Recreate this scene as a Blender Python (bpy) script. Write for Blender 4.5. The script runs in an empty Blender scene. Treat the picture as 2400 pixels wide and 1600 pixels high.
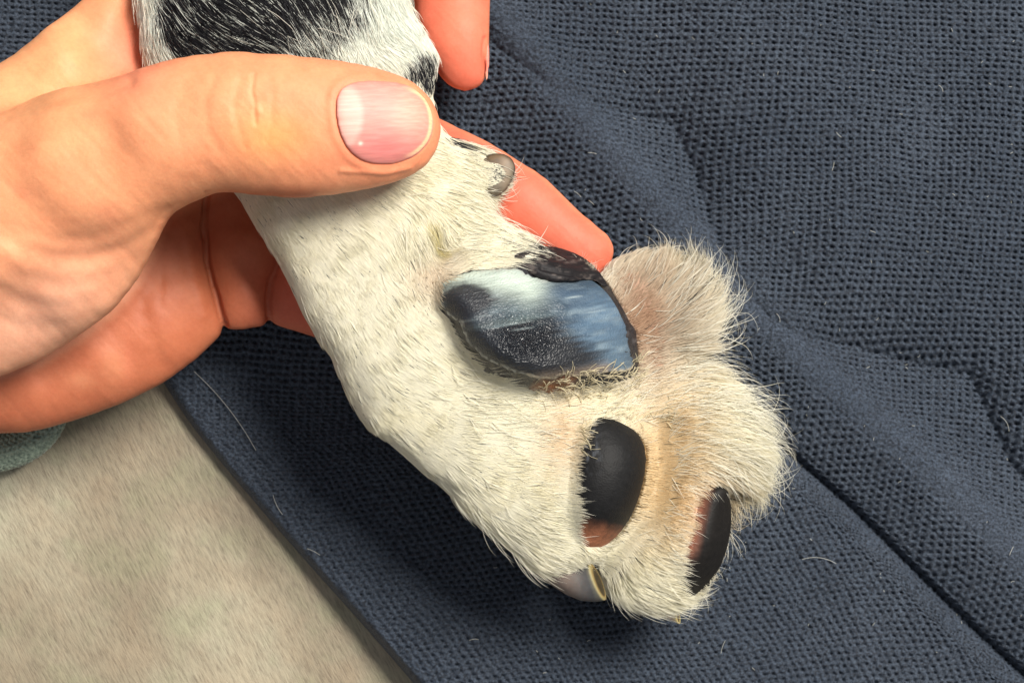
import bpy, math, random
import numpy as np
from mathutils import kdtree

# ---------------------------------------------------------------- camera, light, exposure
S = 6e-5                    # metres per unit; one unit is one photo pixel on the plane z = 0
H = 5833.0                  # camera height above z = 0, in units
sc = bpy.context.scene
cam_data = bpy.data.cameras.new('camera'); cam = bpy.data.objects.new('camera', cam_data)
sc.collection.objects.link(cam); sc.camera = cam
cam.location = (0, 0, H * S); cam_data.sensor_width = 36; cam_data.lens = 36 * H / 2400
cam_data.clip_start = 0.01; cam_data.clip_end = 50
cam_data.dof.use_dof = True; cam_data.dof.focus_distance = (H - 60) * S; cam_data.dof.aperture_fstop = 70

world = bpy.data.worlds.new('World'); sc.world = world; world.use_nodes = True
wb = world.node_tree.nodes['Background']; wb.inputs[0].default_value = (0.93, 0.95, 1.0, 1); wb.inputs[1].default_value = 0.31

def area_light(name, loc, target, size, sizey, power, col):
    d = bpy.data.lights.new(name, 'AREA'); d.shape = 'RECTANGLE'; d.size = size; d.size_y = sizey
    d.energy = power; d.color = col
    o = bpy.data.objects.new(name, d); sc.collection.objects.link(o); o.location = loc
    from mathutils import Vector
    v = Vector(target) - Vector(loc); o.rotation_euler = v.to_track_quat('-Z', 'Y').to_euler()
    return o
area_light('ceiling_lamp', (0.48, 0.46, 0.92), (0, 0, 0), 0.42, 0.36, 26.5, (1.0, 0.95, 0.87))

sc.view_settings.view_transform = 'Standard'; sc.view_settings.look = 'None'
sc.view_settings.exposure = 0.0; sc.view_settings.gamma = 1.0
sc.render.engine = 'CYCLES'
sc.cycles.use_denoising = True
sc.cycles.max_bounces = 8; sc.cycles.diffuse_bounces = 4; sc.cycles.glossy_bounces = 3; sc.cycles.transmission_bounces = 4
sc.cycles.sample_clamp_indirect = 6
try: sc.cycles_curves.shape = 'THICK'
except Exception: pass

rng = np.random.default_rng(7)

# ---------------------------------------------------------------- maths helpers
def W(p, z):
    """photo pixel + height -> world units (x right, y up)"""
    p = np.atleast_2d(np.asarray(p, float)); z = np.broadcast_to(z, (len(p),))
    k = (H - z) / H
    return np.stack([(p[:, 0] - 1200) * k, (800 - p[:, 1]) * k, z], 1)
def pix(v):
    k = H / (H - v[:, 2])
    return 1200 + v[:, 0] * k, 800 - v[:, 1] * k

def seg_dist(px, py, pts):
    """distance to a polyline, and the side (cross product sign) at the nearest segment"""
    best = np.full(px.shape, 1e18); side = np.zeros(px.shape); along = np.zeros(px.shape); acc = 0.0
    for (ax, ay), (bx, by) in zip(pts[:-1], pts[1:]):
        dx, dy = bx - ax, by - ay; L2 = dx * dx + dy * dy + 1e-9; L = math.sqrt(L2)
        t = np.clip(((px - ax) * dx + (py - ay) * dy) / L2, 0, 1)
        ex, ey = px - ax - t * dx, py - ay - t * dy
        d = ex * ex + ey * ey; m = d < best
        best = np.where(m, d, best); side = np.where(m, np.sign(dx * (py - ay) - dy * (px - ax)), side)
        along = np.where(m, acc + t * L, along); acc += L
    return np.sqrt(best), side, along
def poly_sd(px, py, pts):
    """signed distance to a closed polygon, negative inside"""
    pts = [tuple(p) for p in pts]; n = len(pts)
    best = np.full(px.shape, 1e18); ins = np.zeros(px.shape, bool)
    for i in range(n):
        ax, ay = pts[i]; bx, by = pts[(i + 1) % n]
        dx, dy = bx - ax, by - ay; L2 = dx * dx + dy * dy + 1e-9
        t = np.clip(((px - ax) * dx + (py - ay) * dy) / L2, 0, 1)
        d = (px - ax - t * dx) ** 2 + (py - ay - t * dy) ** 2
        best = np.minimum(best, d)
        if ay != by:
            c = ((ay > py) != (by > py)) & (px < (bx - ax) * (py - ay) / (by - ay) + ax)
            ins ^= c
    return np.where(ins, -1, 1) * np.sqrt(best)
def rounded(pts, n=2):
    p = np.asarray(pts, float)
    for _ in range(n):
        q = np.roll(p, -1, 0); p = np.stack([p * .75 + q * .25, p * .25 + q * .75], 1).reshape(-1, 2)
    return p
def sstep(a, b, x):
    t = np.clip((x - a) / (b - a), 0, 1); return t * t * (3 - 2 * t)
def idw(ctrl, px, py, p=2.0, soft=60.0):
    """smooth scattered interpolation of ctrl = [(x, y, v...)]"""
    c = np.asarray(ctrl, float); num = 0; den = 0
    for r in c:
        w = 1 / ((px - r[0]) ** 2 + (py - r[1]) ** 2 + soft * soft) ** p
        num = num + w[..., None] * r[2:]; den = den + w
    return num / den[..., None]
def hash2(i, j, s=0):
    h = (i.astype(np.int64) * 374761393 + j.astype(np.int64) * 668265263 + s * 974634777) & 0xffffffff
    h = ((h ^ (h >> 13)) * 1274126177) & 0xffffffff
    h = ((h ^ (h >> 16)) * 2246822519) & 0xffffffff
    return ((h ^ (h >> 15)) & 0xffffff) / float(0xffffff)
def vn(x, y, s=0):
    """value noise in -1..1"""
    i = np.floor(x); j = np.floor(y); fx = x - i; fy = y - j
    fx = fx * fx * (3 - 2 * fx); fy = fy * fy * (3 - 2 * fy)
    a = hash2(i, j, s); b = hash2(i + 1, j, s); c = hash2(i, j + 1, s); d = hash2(i + 1, j + 1, s)
    return ((a * (1 - fx) + b * fx) * (1 - fy) + (c * (1 - fx) + d * fx) * fy) * 2 - 1
def fbm(x, y, s=0, o=3):
    r = 0; a = 1.0; t = 0
    for k in range(o): r = r + a * vn(x * 2 ** k, y * 2 ** k, s + k); t += a; a *= .5
    return r / t
def stroke(px, py, pts, w, amp):
    d, _, _ = seg_dist(px, py, pts); return amp * np.exp(-(d / w) ** 2)
def blob(px, py, cx, cy, rx, ry=None, ang=0.0):
    ry = ry or rx; c, s = math.cos(math.radians(ang)), math.sin(math.radians(ang))
    x = px - cx; y = py - cy; u = (x * c + y * s) / rx; v = (-x * s + y * c) / ry
    return np.exp(-(u * u + v * v))

# ---------------------------------------------------------------- implicit bodies
def inflate_grid(sd, res, lam):
    """solve -lap u + u / lam^2 = 1 inside sd < 0; returns height^2 = 2u (negative outside)"""
    levels = []
    for k in (4, 2, 1):
        s = sd[::k, ::k]; h = res * k
        levels.append((k, s, h))
    u = None
    for k, s, h in levels:
        ins = s < 0
        if u is None: u = np.zeros(s.shape)
        else:
            u = np.repeat(np.repeat(u, 2, 0), 2, 1)[:s.shape[0], :s.shape[1]]
            if u.shape != s.shape: u = np.pad(u, [(0, s.shape[0] - u.shape[0]), (0, s.shape[1] - u.shape[1])], mode='edge')
        u = u * ins; den = 4 + h * h / lam ** 2
        for _ in range({4: 300, 2: 120, 1: 60}[k]):
            q = np.pad(u, 1)
            u = ins * (q[2:, 1:-1] + q[:-2, 1:-1] + q[1:-1, 2:] + q[1:-1, :-2] + h * h) / den
    return 2 * u
class Body:
    def __init__(s, x0, x1, y0, y1, z0, z1, res):
        s.res = res; s.o = (x0, y0, z0)
        s.x = np.arange(x0, x1, res); s.y = np.arange(y0, y1, res); s.z = np.arange(z0, z1, res).astype(np.float32)
        s.X, s.Y = np.meshgrid(s.x, s.y, indexing='ij'); s.F = None
    def shape(s, poly, zc, lam, flat=1.0, rnd=2, inset=0, ztilt=None):
        """sdf of an inflated outline; poly in photo pixels, zc a number or [(px, py, z)]"""
        poly = rounded(poly, rnd) if rnd else np.asarray(poly, float)
        zf = (lambda px, py: np.zeros(px.shape) + zc) if np.isscalar(zc) else (zc if callable(zc) else (lambda px, py: idw(zc, px, py)[..., 0]))
        wz = zf(poly[:, 0], poly[:, 1]); w = W(poly, wz)
        sd = poly_sd(s.X, s.Y, w[:, :2]) + inset
        H2 = inflate_grid(sd, s.res, lam)
        Wd = math.sqrt(max(H2.max(), 1)) * 1.05
        sp = np.maximum(sd, 0); H2 = np.where(sd < 0, H2, -(2 * Wd * sp + sp * sp))
        Z = zf(1200 + s.X * 1.0, 800 - s.Y)
        q = (s.z[None, None, :] - Z[..., None].astype(np.float32)) / flat
        return (np.sqrt(np.maximum((Wd * Wd - H2)[..., None].astype(np.float32) + q * q, 0)) - Wd).astype(np.float32)
    def add(s, f, k=25.0):
        if s.F is None: s.F = f; return
        h = np.maximum(k - np.abs(s.F - f), 0) / k
        s.F = np.minimum(s.F, f) - h * h * k * .25
    def top(s):
        """highest inside z per column"""
        ins = s.F < 0; n = ins.shape[2]
        idx = n - 1 - np.argmax(ins[:, :, ::-1], axis=2); has = ins.any(2); idx = np.clip(idx, 0, n - 2)
        a = np.take_along_axis(s.F, idx[..., None], 2)[..., 0]; b = np.take_along_axis(s.F, idx[..., None] + 1, 2)[..., 0]
        z = s.z[idx] + s.res * np.clip(a / (a - b - 1e-6), 0, 1)
        s.T = np.where(has, z, -1e4); return s.T
    def sample(s, T, x, y):
        fx = np.clip((x - s.x[0]) / s.res, 0, len(s.x) - 1.001); fy = np.clip((y - s.y[0]) / s.res, 0, len(s.y) - 1.001)
        i = fx.astype(int); j = fy.astype(int); fx = fx - i; fy = fy - j
        return (T[i, j] * (1 - fx) + T[i + 1, j] * fx) * (1 - fy) + (T[i, j + 1] * (1 - fx) + T[i + 1, j + 1] * fx) * fy
    def mesh(s, smooth=6):
        F = s.F; F[0] = F[-1] = 50; F[:, 0] = F[:, -1] = 50; F[:, :, 0] = F[:, :, -1] = 50
        ins = (F < 0); c = ins.astype(np.uint8)
        n = (c[:-1, :-1, :-1] + c[1:, :-1, :-1] + c[:-1, 1:, :-1] + c[1:, 1:, :-1] + c[:-1, :-1, 1:] + c[1:, :-1, 1:] + c[:-1, 1:, 1:] + c[1:, 1:, 1:])
        I, J, K = np.nonzero((n > 0) & (n < 8))
        vid = np.full(n.shape, -1, np.int32); vid[I, J, K] = np.arange(len(I))
        P = np.zeros((len(I), 3)); C = np.zeros(len(I))
        cs = [(a, b, d) for a in (0, 1) for b in (0, 1) for d in (0, 1)]
        for a in cs:
            for ax in range(3):
                if a[ax]: continue
                b = list(a); b[ax] = 1
                fa = F[I + a[0], J + a[1], K + a[2]]; fb = F[I + b[0], J + b[1], K + b[2]]
                m = (fa < 0) != (fb < 0); t = np.where(m, fa / np.where(m, fa - fb, 1), 0)
                q = np.stack([np.full(len(I), a[0], float), np.full(len(I), a[1], float), np.full(len(I), a[2], float)], 1); q[:, ax] += t
                P += q * m[:, None]; C += m
        P = P / C[:, None] + np.stack([I, J, K], 1)
        V = P * s.res + np.array([s.x[0], s.y[0], float(s.z[0])])
        Q = []
        for ax in range(3):
            sl0 = [slice(None)] * 3; sl1 = [slice(None)] * 3; sl0[ax] = slice(0, -1); sl1[ax] = slice(1, None)
            m = ins[tuple(sl0)] != ins[tuple(sl1)]
            i = np.stack(np.nonzero(m), 1); o1, o2 = [(1, 2), (2, 0), (0, 1)][ax]
            i = i[(i[:, o1] > 0) & (i[:, o2] > 0) & (i[:, o1] < n.shape[o1]) & (i[:, o2] < n.shape[o2])]
            def cell(d1, d2):
                j = i.copy(); j[:, o1] -= d1; j[:, o2] -= d2; return vid[j[:, 0], j[:, 1], j[:, 2]]
            q = np.stack([cell(1, 1), cell(0, 1), cell(0, 0), cell(1, 0)], 1)
            fl = ins[i[:, 0], i[:, 1], i[:, 2]]
            q[~fl] = q[~fl][:, ::-1]; Q.append(q)
        Q = np.concatenate(Q); Q = Q[(Q >= 0).all(1)]
        V = smooth_verts(V, Q, smooth); return V, Q
def smooth_verts(V, Q, it):
    a = Q.ravel(); b = np.roll(Q, -1, 1).ravel(); n = len(V)
    cnt = np.bincount(a, minlength=n) + np.bincount(b, minlength=n)
    for k in range(it):
        A = np.stack([np.bincount(a, V[b, d], n) + np.bincount(b, V[a, d], n) for d in range(3)], 1) / np.maximum(cnt, 1)[:, None]
        V = V + (A - V) * (0.55 if k % 2 == 0 else -0.35 if it > 8 else 0.3)
    return V
def normals(V, Q):
    d1 = V[Q[:, 2]] - V[Q[:, 0]]; d2 = V[Q[:, 3]] - V[Q[:, 1]]; n = np.cross(d1, d2)
    N = np.stack([sum(np.bincount(Q[:, k], n[:, d], len(V)) for k in range(4)) for d in range(3)], 1)
    return N / (np.linalg.norm(N, axis=1)[:, None] + 1e-12)
def subdivide(V, Q):
    e = np.sort(np.stack([Q, np.roll(Q, -1, 1)], 2).reshape(-1, 2), 1)
    u, inv = np.unique(e[:, 0].astype(np.int64) * len(V) + e[:, 1], return_inverse=True)
    em = (V[u // len(V)] + V[u % len(V)]) / 2; fc = V[Q].mean(1); n = len(V)
    E = inv.reshape(-1, 4) + n; Fc = np.arange(len(Q)) + n + len(u)
    nq = np.stack([np.stack([Q[:, k], E[:, k], Fc, E[:, (k - 1) % 4]], 1) for k in range(4)], 1).reshape(-1, 4)
    return np.concatenate([V, em, fc]), nq
def displace(V, Q, fn):
    N = normals(V, Q); px, py = pix(V); return V + N * (fn(px, py) * sstep(0.0, .35, N[:, 2]))[:, None]

def link(o, parent=None):
    sc.collection.objects.link(o)
    if parent: o.parent = parent
    return o
def mk(name, V, Q, mat, parent=None, col=None, attrs=None, smooth=True):
    V = np.asarray(V, np.float32) * S; Q = np.asarray(Q, np.int32); k = Q.shape[1]
    me = bpy.data.meshes.new(name); me.vertices.add(len(V)); me.vertices.foreach_set('co', V.ravel())
    me.loops.add(Q.size); me.loops.foreach_set('vertex_index', Q.ravel())
    me.polygons.add(len(Q)); me.polygons.foreach_set('loop_start', np.arange(0, Q.size, k, dtype=np.int32))
    me.polygons.foreach_set('use_smooth', np.full(len(Q), smooth))
    me.update(calc_edges=True); me.validate()
    if col is not None:
        c = np.concatenate([np.clip(col, 0, 1), np.ones((len(V), 1))], 1).astype(np.float32)
        a = me.attributes.new('tint', 'FLOAT_COLOR', 'POINT'); a.data.foreach_set('color', c.ravel())
    for kx, v in (attrs or {}).items():
        a = me.attributes.new(kx, 'FLOAT', 'POINT'); a.data.foreach_set('value', np.asarray(v, np.float32))
    me.materials.append(mat); return link(bpy.data.objects.new(name, me), parent)
def root(name, loc=(0, 0, 0)):
    o = bpy.data.objects.new(name, None); o.empty_display_size = 0.005; return link(o)
def tag(o, label, cat=None, group=None, kind=None):
    if label: o['label'] = label
    if cat: o['category'] = cat
    if group: o['group'] = group
    if kind: o['kind'] = kind
    return o
def srgb(r, g, b):
    f = lambda c: (c / 255 / 12.92) if c <= 10 else ((c / 255 + .055) / 1.055) ** 2.4
    return np.array([f(r), f(g), f(b)])

# ---------------------------------------------------------------- materials
class M:
    def __init__(s, name):
        s.m = bpy.data.materials.new(name); s.m.use_nodes = True; s.t = s.m.node_tree; s.b = s.t.nodes['Principled BSDF']; s.out = s.t.nodes['Material Output']
    def n(s, ty, **kw):
        x = s.t.nodes.new(ty)
        for k, v in kw.items():
            if k.startswith('i_'): x.inputs[k[2:].replace('_', ' ')].default_value = v
            elif k.startswith('n_'): x.inputs[int(k[2:])].default_value = v
            else: setattr(x, k, v)
        return x
    def l(s, a, b): s.t.links.new(a, b)
    def set(s, **kw):
        for k, v in kw.items(): s.b.inputs[k.replace('_', ' ')].default_value = v
    def mul(s, a, b, blend='MULTIPLY', fac=1.0):
        x = s.n('ShaderNodeMix', data_type='RGBA', blend_type=blend); x.inputs['Factor'].default_value = fac
        s.l(a, x.inputs['A'])
        if hasattr(b, 'is_linked'): s.l(b, x.inputs['B'])
        else: x.inputs['B'].default_value = b
        return x.outputs['Result']
    def ramp(s, fac, *stops):
        r = s.n('ShaderNodeValToRGB'); e = r.color_ramp.elements
        while len(e) < len(stops): e.new(.5)
        for q, (p, c) in zip(e, stops): q.position = p; q.color = (*c, 1) if len(c) == 3 else c
        s.l(fac, r.inputs[0]); return r.outputs[0]
    def obj(s, scale=(1, 1, 1), rot=0.0):
        tc = s.n('ShaderNodeTexCoord'); mp = s.n('ShaderNodeMapping'); s.l(tc.outputs['Object'], mp.inputs[0])
        mp.vector_type = 'TEXTURE'; mp.inputs['Scale'].default_value = tuple(1 / q for q in scale); mp.inputs['Rotation'].default_value = (0, 0, rot); return mp.outputs[0]
    def bump(s, h, strength, dist, prev=None):
        b = s.n('ShaderNodeBump'); b.inputs['Strength'].default_value = strength; b.inputs['Distance'].default_value = dist
        s.l(h, b.inputs['Height'])
        if prev: s.l(prev, b.inputs['Normal'])
        return b.outputs[0]
    def noise(s, vec, scale, detail=3, rough=.55):
        x = s.n('ShaderNodeTexNoise'); x.inputs['Scale'].default_value = scale; x.inputs['Detail'].default_value = detail; x.inputs['Roughness'].default_value = rough
        if vec is not None: s.l(vec, x.inputs['Vector'])
        return x.outputs[0]
    def vor(s, vec, scale, feature='F1'):
        x = s.n('ShaderNodeTexVoronoi', feature=feature); x.inputs['Scale'].default_value = scale
        if vec is not None: s.l(vec, x.inputs['Vector'])
        return x.outputs[0]
    def tint(s, name='tint'):
        a = s.n('ShaderNodeAttribute', attribute_name=name); return a.outputs['Color']

def skin_mat():
    m = M('skin'); v = m.obj()
    blot = m.ramp(m.noise(v, 260, 4, .6), (0.3, (.94, .87, .85)), (.7, (1.05, 1.05, 1.04)))
    fine = m.ramp(m.noise(v, 1900, 3, .6), (0.3, (.95, .94, .93)), (.7, (1.03, 1.03, 1.03)))
    c = m.mul(m.mul(m.tint(), blot), fine); m.l(c, m.b.inputs['Base Color'])
    m.set(Roughness=.55, Subsurface_Weight=.25, Subsurface_Scale=.0012, IOR=1.4, Specular_IOR_Level=.38)
    m.b.inputs['Subsurface Radius'].default_value = (1.0, .35, .2)
    w = m.obj((1, 2.6, 1), math.radians(35))
    b1 = m.bump(m.vor(w, 1700, 'DISTANCE_TO_EDGE'), .22, .00008)
    b2 = m.bump(m.noise(v, 2400, 4), .32, .00009, b1)
    b3 = m.bump(m.noise(m.obj((.35, 3.0, 1), math.radians(-48)), 420, 3), .12, .0002, b2)
    m.l(b3, m.b.inputs['Normal']); return m.m
def nail_mat():
    m = M('nail'); v = m.obj((.12, 3.2, 1), math.radians(4))
    c = m.mul(m.tint(), m.ramp(m.noise(v, 900, 3), (.38, (.93, .88, .88)), (.64, (1.08, 1.08, 1.08)))); m.l(c, m.b.inputs['Base Color'])
    m.set(Roughness=.55, Subsurface_Weight=.2, Subsurface_Scale=.0006, Coat_Weight=.0, Coat_Roughness=.3)
    m.l(m.bump(m.noise(v, 700, 2), .25, .00008), m.b.inputs['Normal']); return m.m
def tint_mat(name, rough, **kw):
    m = M(name); v = m.obj()
    m.l(m.mul(m.tint(), m.ramp(m.noise(v, 1200, 4), (.3, (.86, .86, .86)), (.7, (1.08, 1.08, 1.08)))), m.b.inputs['Base Color'])
    m.set(Roughness=rough); m.set(**kw)
    m.l(m.bump(m.noise(v, 2500, 3), .3, .00005), m.b.inputs['Normal']); return m.m
def pad_mat(rough=.42, grain=2600, amt=.5):
    m = M('pad_leather'); v = m.obj()
    m.l(m.mul(m.tint(), m.ramp(m.noise(v, 1500, 4), (.3, (.7, .7, .72)), (.7, (1.25, 1.25, 1.25)))), m.b.inputs['Base Color'])
    m.set(Roughness=rough, Specular_IOR_Level=.45 if rough < .5 else .22)
    b = m.bump(m.vor(v, grain), amt, .00012); b = m.bump(m.noise(v, 5000, 3), .3, .00005, b)
    m.l(b, m.b.inputs['Normal']); return m.m
def film_mat():
    m = M('film'); v = m.obj(); st = m.obj((.22, 3.4, 1), math.radians(9))
    c = m.mul(m.tint(), m.ramp(m.noise(st, 900, 4, .65), (.3, (.88, .9, .92)), (.7, (1.08, 1.08, 1.06)))); m.l(c, m.b.inputs['Base Color'])
    a = m.n('ShaderNodeAttribute', attribute_name='pebble')
    h = m.n('ShaderNodeMath', operation='MULTIPLY'); m.l(m.vor(m.obj((1, 1.5, 1), .5), 3300, 'SMOOTH_F1'), h.inputs[0]); m.l(a.outputs['Fac'], h.inputs[1])
    b = m.bump(h.outputs[0], 1.0, .0005); b = m.bump(m.noise(st, 1500, 3), .3, .00008, b)
    m.l(b, m.b.inputs['Normal']); rr = m.n('ShaderNodeMapRange'); m.l(a.outputs['Fac'], rr.inputs[0]); rr.inputs[1].default_value = .26; rr.inputs[2].default_value = .8; rr.inputs[3].default_value = .5; rr.inputs[4].default_value = .15
    m.l(rr.outputs[0], m.b.inputs['Roughness']); m.set(Specular_IOR_Level=.45, Subsurface_Weight=.0)
    return m.m
def fur_mat():
    m = M('fur'); m.l(m.tint(), m.b.inputs['Base Color']); m.set(Roughness=.46, Specular_IOR_Level=.30)
    t = m.n('ShaderNodeBsdfTranslucent'); m.l(m.tint(), t.inputs[0])
    x = m.n('ShaderNodeMixShader'); x.inputs[0].default_value = .38
    m.l(m.b.outputs[0], x.inputs[1]); m.l(t.outputs[0], x.inputs[2]); m.l(x.outputs[0], m.out.inputs[0]); return m.m
def cloth_mat():
    m = M('navy_knit'); v = m.obj()
    base = m.ramp(m.noise(v, 60, 3), (.3, (.0205, .029, .0445)), (.7, (.031, .041, .059)))
    c = m.mul(base, m.ramp(m.noise(v, 2600, 3, .7), (.36, (.30, .31, .36)), (.64, (2.4, 2.4, 2.35)))); m.l(c, m.b.inputs['Base Color'])
    m.set(Roughness=.5, Sheen_Weight=.08, Sheen_Roughness=.4, Specular_IOR_Level=.4)
    m.b.inputs['Sheen Tint'].default_value = (.7, .8, 1, 1)
    f = m.obj((1.0, 2.5, 1), .2)
    b = m.bump(m.noise(f, 4200, 2), 1.0, .00028); m.l(b, m.b.inputs['Normal']); return m.m
def table_mat():
    m = M('laminate'); g = m.obj((4.6, .7, 1), math.radians(28)); v = m.obj()
    big = m.ramp(m.noise(m.obj((1, .6, 1), math.radians(28)), 34, 4), (.32, (.20, .16, .108)), (.5, (.27, .23, .16)), (.7, (.39, .355, .26)))
    gr = m.ramp(m.noise(g, 520, 5, .7), (.30, (.66, .645, .63)), (.5, (1, 1, 1)), (.72, (1.18, 1.18, 1.16)))
    gr2 = m.ramp(m.noise(m.obj((5.0, .55, 1), math.radians(28)), 1100, 3, .6), (.32, (.80, .77, .76)), (.46, (1, 1, 1)), (.66, (1.08, 1.08, 1.07)))
    hue = m.ramp(m.noise(v, 110, 4, .6), (.34, (1.03, .98, .96)), (.5, (1, 1, 1)), (.66, (.95, 1.02, .96))); gr2 = m.mul(gr2, hue)
    m.l(m.mul(m.mul(big, gr), gr2), m.b.inputs['Base Color'])
    m.set(Roughness=.5); m.l(m.bump(m.noise(g, 520, 5, .7), .35, .0003), m.b.inputs['Normal']); return m.m

SKIN = skin_mat(); NAIL = nail_mat(); PAD = pad_mat(); TOEPAD = pad_mat(.6, 3600, .22); FILM = film_mat(); FUR = fur_mat(); CLOTH = cloth_mat(); TABLE = table_mat()
CLAW = tint_mat('claw_horn', .6, Subsurface_Weight=.15, Subsurface_Scale=.0005, Specular_IOR_Level=.3)
HIDE = tint_mat('paw_skin', .6); DEWM = tint_mat('dew_horn', .55)

# ---------------------------------------------------------------- the table top
TZ = -480
gx = np.linspace(-4200, 4200, 30); gy = np.linspace(-4200, 4200, 30); X, Y = np.meshgrid(gx, gy, indexing='ij')
V = np.stack([X.ravel(), Y.ravel(), np.full(X.size, TZ)], 1); n = 30
i, j = np.meshgrid(np.arange(n - 1), np.arange(n - 1), indexing='ij'); a = (i * n + j).ravel()
o = mk('tabletop', V, np.stack([a, a + n, a + n + 1, a + 1], 1), TABLE, smooth=False); tag(o, 'pale beige wood-grain surface below the hand and cloth', kind='structure')

# ---------------------------------------------------------------- the navy cloth
EDGE = [(-900, -1150), (-60, 150), (200, 600), (300, 770), (384, 897), (440, 985), (520, 1085), (640, 1226), (740, 1340), (850, 1462), (970, 1600), (1110, 1770), (1400, 2150)]
RIDGE = [(1000, -150), (1150, 40), (1330, 250), (1560, 510), (1760, 735), (1960, 925), (2150, 1085), (2330, 1260), (2500, 1450), (2700, 1700)]
GROOVE = [(1500, 760), (1650, 880), (1790, 1000), (1850, 1062), (2000, 1192), (2150, 1342), (2290, 1480), (2420, 1600), (2600, 1790)]
CREASE = [(1000, -60), (1170, 115), (1290, 200), (1420, 250), (1575, 290), (1620, 380), (1665, 520), (1720, 650), (1800, 740), (1850, 775), (1970, 805), (2120, 845), (2270, 875), (2310, 960), (2370, 1090), (2480, 1210), (2700, 1300), (2900, 1330)]
SEAM = [(430, 830), (480, 900), (560, 1010), (650, 1130)]
def cloth_z(px, py):
    z = -300 + 10 * fbm(px / 420, py / 420, 11)
    d, s, _ = seg_dist(px, py, RIDGE); r = s * d           # + on the lower-left side
    z = z + np.where(r > 0, 66 * np.exp(-(r / 140) ** 2), 66 * np.exp(-(r / 80) ** 2))
    d, s, _ = seg_dist(px, py, CREASE); c = -s * d         # + on the upper-right side
    cp = np.maximum(c, 0); cm = np.maximum(-c, 0)
    amp = .55 + .45 * sstep(1500, 1700, px)
    z = z + amp * 100 * (1 - np.exp(-cp / 130)) - 8 * np.exp(-cm / 45) * (c <= 0) - 9 * np.exp(-cp / 18) * (c > 0)
    d, s, _ = seg_dist(px, py, GROOVE); g = s * d          # + lower-left side
    z = z - 26 * np.exp(-(d / 9) ** 2) - 12 * np.exp(-(d / 30) ** 2) + 20 * sstep(0, 60, g) * np.exp(-np.maximum(g, 0) / 260)
    z = z - 115 * sstep(1350, 500, px) * sstep(500, 1000, py)
    z = z - 5 * np.exp(-(seg_dist(px, py, SEAM)[0] / 4) ** 2)
    z = z + 14 * blob(px, py, 1990, 520, 60, 240, 25) - 10 * blob(px, py, 2180, 420, 60, 260, 20) + 12 * blob(px, py, 2330, 250, 90, 260, 15)
    z = z + 8 * blob(px, py, 1500, 1450, 260, 40, 12) + 7 * blob(px, py, 1950, 1330, 50, 200, -30)
    return z, r, c, g
CR = 3.0
ys = np.arange(-520, 1960, CR); ey = np.array([e[1] for e in EDGE]); ex = np.array([e[0] for e in EDGE])
exy = np.interp(ys, ey, ex); exy = np.convolve(np.pad(exy, 14, mode='edge'), np.ones(29) / 29, 'valid')
uu = np.arange(0, 3000, CR)
PX = exy[:, None] + uu[None, :]; PY = np.repeat(ys[:, None], len(uu), 1)
keep = (PX > -320) & (PX < 2760)
Z, r, c, g = cloth_z(PX, PY)
e = uu[None, :]
Z = Z - (1 - np.sqrt(np.clip(1 - (1 - np.minimum(e, 26) / 26) ** 2, 0, 1))) * (Z - TZ - 4) 
lz = -330
# weave: rows of small holes between raised yarns
rot = np.radians(-3.0 + 11 * sstep(-40, 60, g) * sstep(1250, 1700, PX + .3 * PY) + 2.5 * fbm(PX / 500, PY / 500, 5))
wx = PX + 9 * fbm(PX / 170, PY / 170, 21) - (Z + 300) * .35; wy = PY + 8 * fbm(PX / 190, PY / 190, 33) + (Z + 300) * .45
wx = wx + 1.7 * vn(PX / 24, PY / 24, 3) + .9 * vn(PX / 9, PY / 9, 6) + 26 * fbm(PX / 600, PY / 600, 73); wy = wy + 1.5 * vn(PX / 24, PY / 24, 4) + .7 * vn(PX / 9, PY / 9, 7) + 20 * fbm(PX / 500, PY / 700, 74)
u = (wx * np.cos(rot[..., :] * 0 + math.radians(-3)) - wy * math.sin(math.radians(-3))) / 17.4
v = (wx * math.sin(math.radians(-3)) + wy * math.cos(math.radians(-3))) / 14.0
low = sstep(-20, 60, g) * sstep(900, 1150, PY)
v = v + u * .16 * low
stag = .5 * (np.floor(v) % 2) * low + .08 * (hash2(np.floor(v), np.floor(v) * 0, 9) - .5)
uh = u + stag
cu = .5 + .5 * np.cos(2 * np.pi * uh); cv = .5 + .5 * np.cos(2 * np.pi * (v - .5))
hr = hash2(np.floor(uh + .5), np.floor(v), 2)
hole = np.clip(cu * cv, 0, 1) ** 1.8 * (.75 + .45 * hr)
row = .5 - .5 * np.cos(2 * np.pi * (v - .5)); yarn = np.sin(2 * np.pi * (uh * 2 + v)) 
amp = 1 - .72 * np.exp(-(np.maximum(np.abs(r + 10) - 18, 0) / 22) ** 2)
amp = amp * (1 - .8 * np.exp(-np.maximum(e - 8, 0) / 26))
Z = Z + amp * (-13.5 * hole + 1.6 * row + 1.7 * yarn * row) + 1.7 * vn(PX / 4.6, PY / 4.2, 8) + 2.4 * vn(PX / 9.5, PY / 6, 14) * amp
k = (H - Z) / H
Vc = np.stack([((PX - 1200) * k).ravel(), ((800 - PY) * k).ravel(), Z.ravel()], 1)
nr, nc = PX.shape; i, j = np.meshgrid(np.arange(nr - 1), np.arange(nc - 1), indexing='ij'); a = i * nc + j
q = np.stack([a, a + nc, a + nc + 1, a + 1], 2)
q = q[keep[:-1, :-1] & keep[1:, 1:]]; us, inv = np.unique(q, return_inverse=True)
o = mk('cloth', Vc[us], inv.reshape(-1, 4), CLOTH)
tag(o, 'dark navy knitted mesh fabric with creases, spread beneath the dog paw', 'cloth')

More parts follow.
